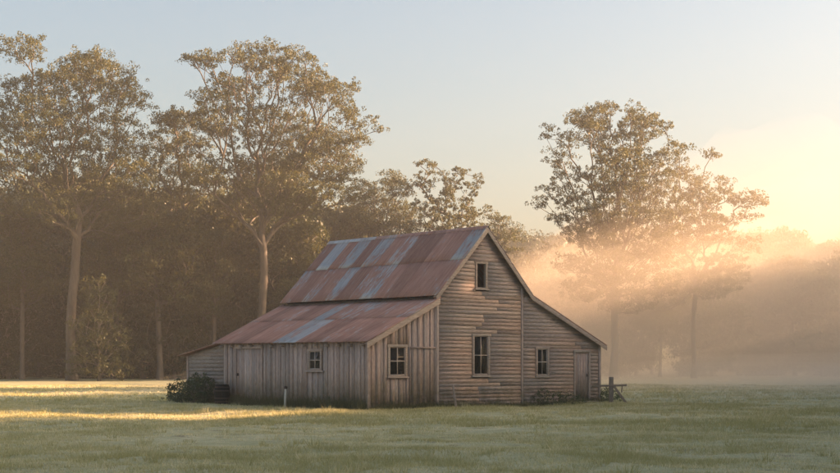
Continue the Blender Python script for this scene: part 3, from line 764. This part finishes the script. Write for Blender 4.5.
# barge boards (rakes) and fascias
def rake(a, b, y0, dz=.17, t=1.05):
    mb = MB(); a = Vector(a); b = Vector(b)
    mb.hexa([(a.x, y0, a.z-dz), (b.x, y0, b.z-dz), (b.x, y0+.03, b.z-dz), (a.x, y0+.03, a.z-dz), (a.x, y0, a.z), (b.x, y0, b.z), (b.x, y0+.03, b.z), (a.x, y0+.03, a.z)], t, .3)
    return mb.build('barge_board', M_TRIM, barn, bevel=.003)
yb = -OV+.01
rake((XM0-.20, 0, ZE-.20*sl+.05), (XP, 0, ZP+.05), yb, .20); rake((XP, 0, ZP+.05), (XM1+.06, 0, ZE-.06*sl+.05), yb, .20)
rake((-.20, 0, 2.36-.20*s2+.035), (XM0-.02, 0, 3.86+.03), yb, .20); rake((XM1+.06, 0, ZE+.0-.03*s3), (XR+.24, 0, 2.32-.24*s3+.035), yb, .17)
# soffit boards between barge and wall
def soffit(a, b, dz):
    mb = MB(); mb.hexa([(a[0], yb+.031, a[1]-dz-.02), (b[0], yb+.031, b[1]-dz-.02), (b[0], -.002, b[1]-dz-.02), (a[0], -.002, a[1]-dz-.02), (a[0], yb+.031, a[1]-dz), (b[0], yb+.031, b[1]-dz), (b[0], -.002, b[1]-dz), (a[0], -.002, a[1]-dz)], .7)
    mb.build('soffit', M_WX, barn)
soffit((XM0-.18, ZE-.18*sl+.05), (XP, ZP+.05), .05); soffit((XP, ZP+.05), (XM1+.05, ZE+.0), .05)
soffit((-.18, 2.36-.18*s2+.03), (XM0-.07, 3.83), .04); soffit((XM1+.07, ZE-.03), (XR+.22, 2.32-.22*s3+.03), .04)
# rafter tails along the low eave
mb = MB()
for i in range(14):
    y = .15+i*.66; mb.box(-.19, .05, y, y+.05, 2.17+rb.uniform(-.01, .01), 2.25, tn(.1))
mb.build('rafter_tails', M_WY, barn)
mb = MB(); mb.box(XM0-.14, XM0-.02, 0.02, LN, 3.86, 3.93, .45); mb.build('gap_shadow_strip', M_DARKWOOD, barn)  # dark strip painting in the gap shadow below the main eave

def bw(x, y, z=None):
    """barn-local -> world"""
    wx = B0[0]+x*math.cos(BA)-y*math.sin(BA); wy = B0[1]+x*math.sin(BA)+y*math.cos(BA)
    return (wx, wy, float(gz(wx, wy)) if z is None else z)

make_grass()

# ------------------------------------------------------------------ bushes and weeds against the walls
def bush(loc, E, seed, label, mat=None, size=.09, mind=.26, rc=(.2, .34), per=12, bias=0, name='bush'):
    r = np.random.default_rng(seed); pts = sample_ellipsoids(E, r, mind, .85)
    root = empty(name, loc)
    chains = []
    for p in pts[::2]:
        b = np.array([p[0]*.45, p[1]*.45, -.03]); m = (b+p)/2+r.normal(0, .05, 3)
        chains.append(([b, m, p], [.014, .009, .003]))
    V, Fq = tubes(chains); link('stem', np_mesh('stem', V, Fq), M_BARKD, root)
    V, Fq, C = leaves([(p, r.uniform(*rc)) for p in pts], r, per, size, bias)
    link('foliage', np_mesh('foliage', V, Fq, C), mat or M_LEAFD, root)
    tag(root, label, 'bush'); return root
bush(bw(-.55, 9.6), [(0, 0, .6, .45, .6, .6), (.2, -.6, .55, .35, .5, .55), (-.35, .5, .45, .4, .6, .45), (-.1, 1.0, .45, .4, .5, .45), (-.7, .4, .25, .35, .4, .25)], 31, 'dark leafy bush against the low annex at the left end of the barn', per=24, size=.06)
bush(bw(-.3, 11.5), [(0, 0, .4, .4, .5, .45), (-.2, .5, .28, .4, .4, .3)], 34, 'low dark bush at the outer corner of the annex', per=24, size=.06)
bush(bw(8.5, -.45), [(-.9, 0, .18, .7, .3, .2), (0, 0, .27, .9, .35, .3), (.8, 0, .22, .6, .3, .25)], 32, 'low scrubby bush under the small window right of the gable', bias=.3, per=16, size=.055)
bush(bw(12.3, .1), [(0, 0, .3, .45, .4, .35), (.2, .5, .25, .4, .4, .3)], 33, 'rounded bush between the barn corner and the broken fence', bias=.3, per=16, size=.055)
def weeds():
    r = np.random.default_rng(77); P = []; H = []
    for _ in range(3000):
        if r.uniform() < .45: x = r.uniform(-.1, 11.9); y = -abs(r.normal(0, .14))-.08; h = .19
        else: x = -abs(r.normal(0, .16))-.07; y = r.uniform(0, 11.3); h = .34
        P.append(bw(x, y)); H.append(h*r.uniform(.5, 1.5))
    V, Fq, C = grass_blades(np.array(P), np.array(H), .008, 7, r, .07, None, .5)
    o = link('weeds', np_mesh('weeds', V, Fq, C), leaf_mat('weed_blade', (.07, .085, .035), (.20, .17, .09), .3)); tag(o, 'rank grass and weeds along the foot of the barn walls', 'weeds', kind='stuff')
weeds()
# shrub tree beside the big left trunk
SH = [(100,300,16,12),(96,322,22,14),(112,338,18,14),(92,348,20,14),(104,362,22,12),(98,286,11,8),(84,366,14,9),(118,368,12,8)]
t = px_tree('shrub_tree', 99, 116, [(99,381),(100,350),(99,310)], .2, SH, np.random.default_rng(8), mind=.9, rc=(.6,.9), r_base=.14, size=.2, leafmat=M_LEAF, bark=M_BARKD, per_puff=13, bias=.1)
tag(t, 'leafy shrub tree at the foot of the thick left trunk', 'tree')

# ------------------------------------------------------------------ small things in the yard
# pale stake with a weathered cap
def turned(name, prof, mat, parent, seg=14, loc=(0, 0, 0)):
    a = np.linspace(0, 2*np.pi, seg, endpoint=False); V = []; 
    for (rr, z) in prof: V += [(rr*math.cos(t)+loc[0], rr*math.sin(t)+loc[1], z+loc[2]) for t in a]
    Q = [(i*seg+j, i*seg+(j+1) % seg, (i+1)*seg+(j+1) % seg, (i+1)*seg+j) for i in range(len(prof)-1) for j in range(seg)]
    return link(name, np_mesh(name, V, Q, smooth=True), mat, parent)
M_PALE = flat_mat('pale_paint', (.50, .47, .40), .7, 0, .25, 9)
p = bw(-.45, 4.15); st = empty('marker_post', p); st.rotation_euler = (0.0, math.radians(2), 0)
tag(st, 'short pale post with a dark cap in front of the long side wall', 'post')
turned('post_shaft', [(.001, -.1), (.042, -.1), (.040, .3), (.037, .72), (.001, .72)], M_PALE, st, 12)
turned('cap', [(.001, .71), (.062, .71), (.068, .74), (.062, .79), (.02, .81), (.001, .81)], M_IRON, st, 12)
# wooden barrel beside the bush
M_BAR = wood_mat('barrel_wood', 'z', (.10, .075, .055), (.19, .15, .12), False)
b = empty('barrel', bw(-.55, 8.05)); tag(b, 'old wooden barrel standing between the dark bush and the side door', 'barrel')
turned('staves', [(.001, 0), (.25, 0), (.285, .15), (.31, .38), (.285, .62), (.25, .76), (.235, .76), (.235, .72), (.001, .72)], M_BAR, b, 24)
for z, rr in ((.10, .281), (.24, .305), (.52, .305), (.66, .281)): turned('hoop', [(rr-.008, z-.02), (rr+.004, z-.018), (rr+.004, z+.018), (rr-.008, z+.02)], M_IRON, b, 24)
# leaning post by the gable
mb = MB(); mb.beam((0, 0, -.15), (-.14, -.03, .86), .085, .07, (0, 1, 0), 1.2, .4, .075, .06)
o = mb.build('leaning_post', M_WZ, None, bevel=.008); o.location = bw(3.62, -.55); tag(o, 'short timber post leaning in the grass before the gable wall', 'post')
# broken fence end at the right corner
M_FEN = wood_mat('fence_wood', 'z', (.24, .19, .15), (.38, .32, .26), False)
fy = 55.2; fx = X(611, fy)
fe = empty('fence', (fx, fy, float(gz(fx, fy)))); tag(fe, 'broken timber fence end with post, rail and diagonal brace at the barn corner', 'fence')
mb = MB(); mb.beam((0, 0, -.2), (.01, 0, 1.02), .17, .16, (0, 1, 0), 1.0, .5, .16, .15); mb.build('post', M_FEN, fe, bevel=.012)
mb = MB(); mb.beam((-.75, .0, .66), (.60, -.10, .70), .07, .075, (0, 0, 1), 1.0, .4); mb.build('rail', M_FEN, fe, bevel=.008)
mb = MB(); mb.beam((.10, -.11, .66), (.60, -.18, -.05), .09, .085, (0, 1, 0), .95, .4); mb.build('brace', M_FEN, fe, bevel=.008)
mb = MB(); mb.beam((.42, -.09, .66), (.40, -.10, .42), .045, .04, (0, 1, 0), .9, .4); mb.build('broken_picket', M_FEN, fe, bevel=.004)

# ------------------------------------------------------------------ air
def vol(name, x0, x1, y0, y1, z0, z1, dens, color, aniso, label):
    mb = MB(); mb.box(x0, x1, y0, y1, z0, z1)
    m = bpy.data.materials.new(name); m.use_nodes = True; nt = m.node_tree; nt.nodes.clear()
    out = nt.nodes.new('ShaderNodeOutputMaterial'); v = nt.nodes.new('ShaderNodeVolumePrincipled')
    v.inputs['Color'].default_value = (*color, 1); v.inputs['Density'].default_value = dens; v.inputs['Anisotropy'].default_value = aniso
    nt.links.new(v.outputs[0], out.inputs['Volume'])
    o = mb.build(name, m); tag(o, label, 'haze', kind='stuff'); return o
HAZE = .0008
vol('haze', -440, 440, -70, 920, -1.3, 32, HAZE, (1, .95, .88), .55, 'warm morning haze lying over the whole paddock')

def mist(x0, x1, y0, y1, top, soft, dens, color, aniso, label, seed):
    nx, ny = 60, 50; xs = np.linspace(x0, x1, nx); ys = np.linspace(y0, y1, ny); Xg, Yg = np.meshgrid(xs, ys)
    e = np.clip(np.minimum(np.minimum(Xg-x0, x1-Xg), np.minimum(Yg-y0, y1-Yg))/soft, 0, 1); e = e*e*(3-2*e)
    n_ = vnoise(Xg+500, Yg+500, 14, seed)*.6+vnoise(Xg+500, Yg+500, 5, seed+1)*.4
    Zt = -.3+top*e*(.55+.8*n_)+.02; Zb = np.full_like(Zt, -.35)
    V = np.concatenate([np.stack([Xg.ravel(), Yg.ravel(), Zt.ravel()], 1), np.stack([Xg.ravel(), Yg.ravel(), Zb.ravel()], 1)])
    i = (np.arange(nx-1)[None, :]+nx*np.arange(ny-1)[:, None]).ravel(); m = nx*ny
    Q = [np.stack([i, i+1, i+1+nx, i+nx], 1), np.stack([i+m, i+nx+m, i+1+nx+m, i+1+m], 1)]
    r0 = np.arange(nx-1); Q.append(np.stack([r0, r0+m, r0+1+m, r0+1], 1)); r1 = r0+nx*(ny-1); Q.append(np.stack([r1, r1+1, r1+1+m, r1+m], 1))
    c0 = np.arange(ny-1)*nx; Q.append(np.stack([c0, c0+nx, c0+nx+m, c0+m], 1)); c1 = c0+nx-1; Q.append(np.stack([c1, c1+m, c1+nx+m, c1+nx], 1))
    me = np_mesh('haze', V, np.concatenate(Q)); mt = bpy.data.materials.new('mist'); mt.use_nodes = True; nt = mt.node_tree; nt.nodes.clear()
    out = nt.nodes.new('ShaderNodeOutputMaterial'); v = nt.nodes.new('ShaderNodeVolumePrincipled')
    v.inputs['Color'].default_value = (*color, 1); v.inputs['Density'].default_value = dens; v.inputs['Anisotropy'].default_value = aniso
    nt.links.new(v.outputs[0], out.inputs['Volume'])
    tag(link('haze', me, mt), label, 'haze', kind='stuff')
GOLD = (1, .86, .70)
mist(-8, 150, 72, 190, 9, 34, .0034, GOLD, .35, 'wide thin golden mist drifting behind the barn', 51)
mist(-20, 155, 66, 186, 14, 46, .0078, GOLD, .35, 'golden mist bank standing among the trees right of the barn', 54)
mist(-22, 160, 62, 205, 19, 56, .0056, GOLD, .35, 'high golden mist around the tallest gum right of the barn', 57)
mist(5, 175, 50, 200, 2.2, 26, .011, (1, .96, .92), .5, 'low pale mist lying on the grass right of the barn', 61)

# ------------------------------------------------------------------ sun, sky, camera
AZ, EL = 82.0, 15.0
w = bpy.data.worlds.new('World'); SC.world = w; w.use_nodes = True; nt = w.node_tree
bg = nt.nodes['Background']; sky = nt.nodes.new('ShaderNodeTexSky'); sky.sky_type = 'NISHITA'; sky.sun_disc = False
sky.sun_elevation = math.radians(EL); sky.sun_rotation = math.radians(AZ); sky.air_density = 1.0; sky.dust_density = 5.0; sky.ozone_density = .35
nt.links.new(sky.outputs[0], bg.inputs[0]); bg.inputs[1].default_value = .05
sd = bpy.data.lights.new('sun', 'SUN'); sd.energy = 5.0; sd.angle = math.radians(.6); sd.color = (1.0, .60, .35)
so = bpy.data.objects.new('sun', sd); COL.objects.link(so)
S = Vector((math.sin(math.radians(AZ))*math.cos(math.radians(EL)), math.cos(math.radians(AZ))*math.cos(math.radians(EL)), math.sin(math.radians(EL))))
so.rotation_euler = S.to_track_quat('Z', 'Y').to_euler(); so.location = (60, 20, 40)

cd = bpy.data.cameras.new('camera'); cam = bpy.data.objects.new('camera', cd); COL.objects.link(cam); SC.camera = cam
cam.location = (0, 0, CH); cam.rotation_euler = (math.radians(90), 0, 0)
cd.sensor_width = 36; cd.lens = 36*F/840; cd.shift_y = (HZ-236.5)/840; cd.clip_end = 3000; cd.clip_start = .5
vs = SC.view_settings; vs.view_transform = 'Standard'; vs.look = 'None'; vs.gamma = 1; vs.use_curve_mapping = False; vs.exposure = 2.55
SC.render.engine = 'CYCLES'
try:
    SC.cycles.volume_bounces = 1; SC.cycles.max_bounces = 6; SC.cycles.diffuse_bounces = 2; SC.cycles.transparent_max_bounces = 8
except Exception: pass
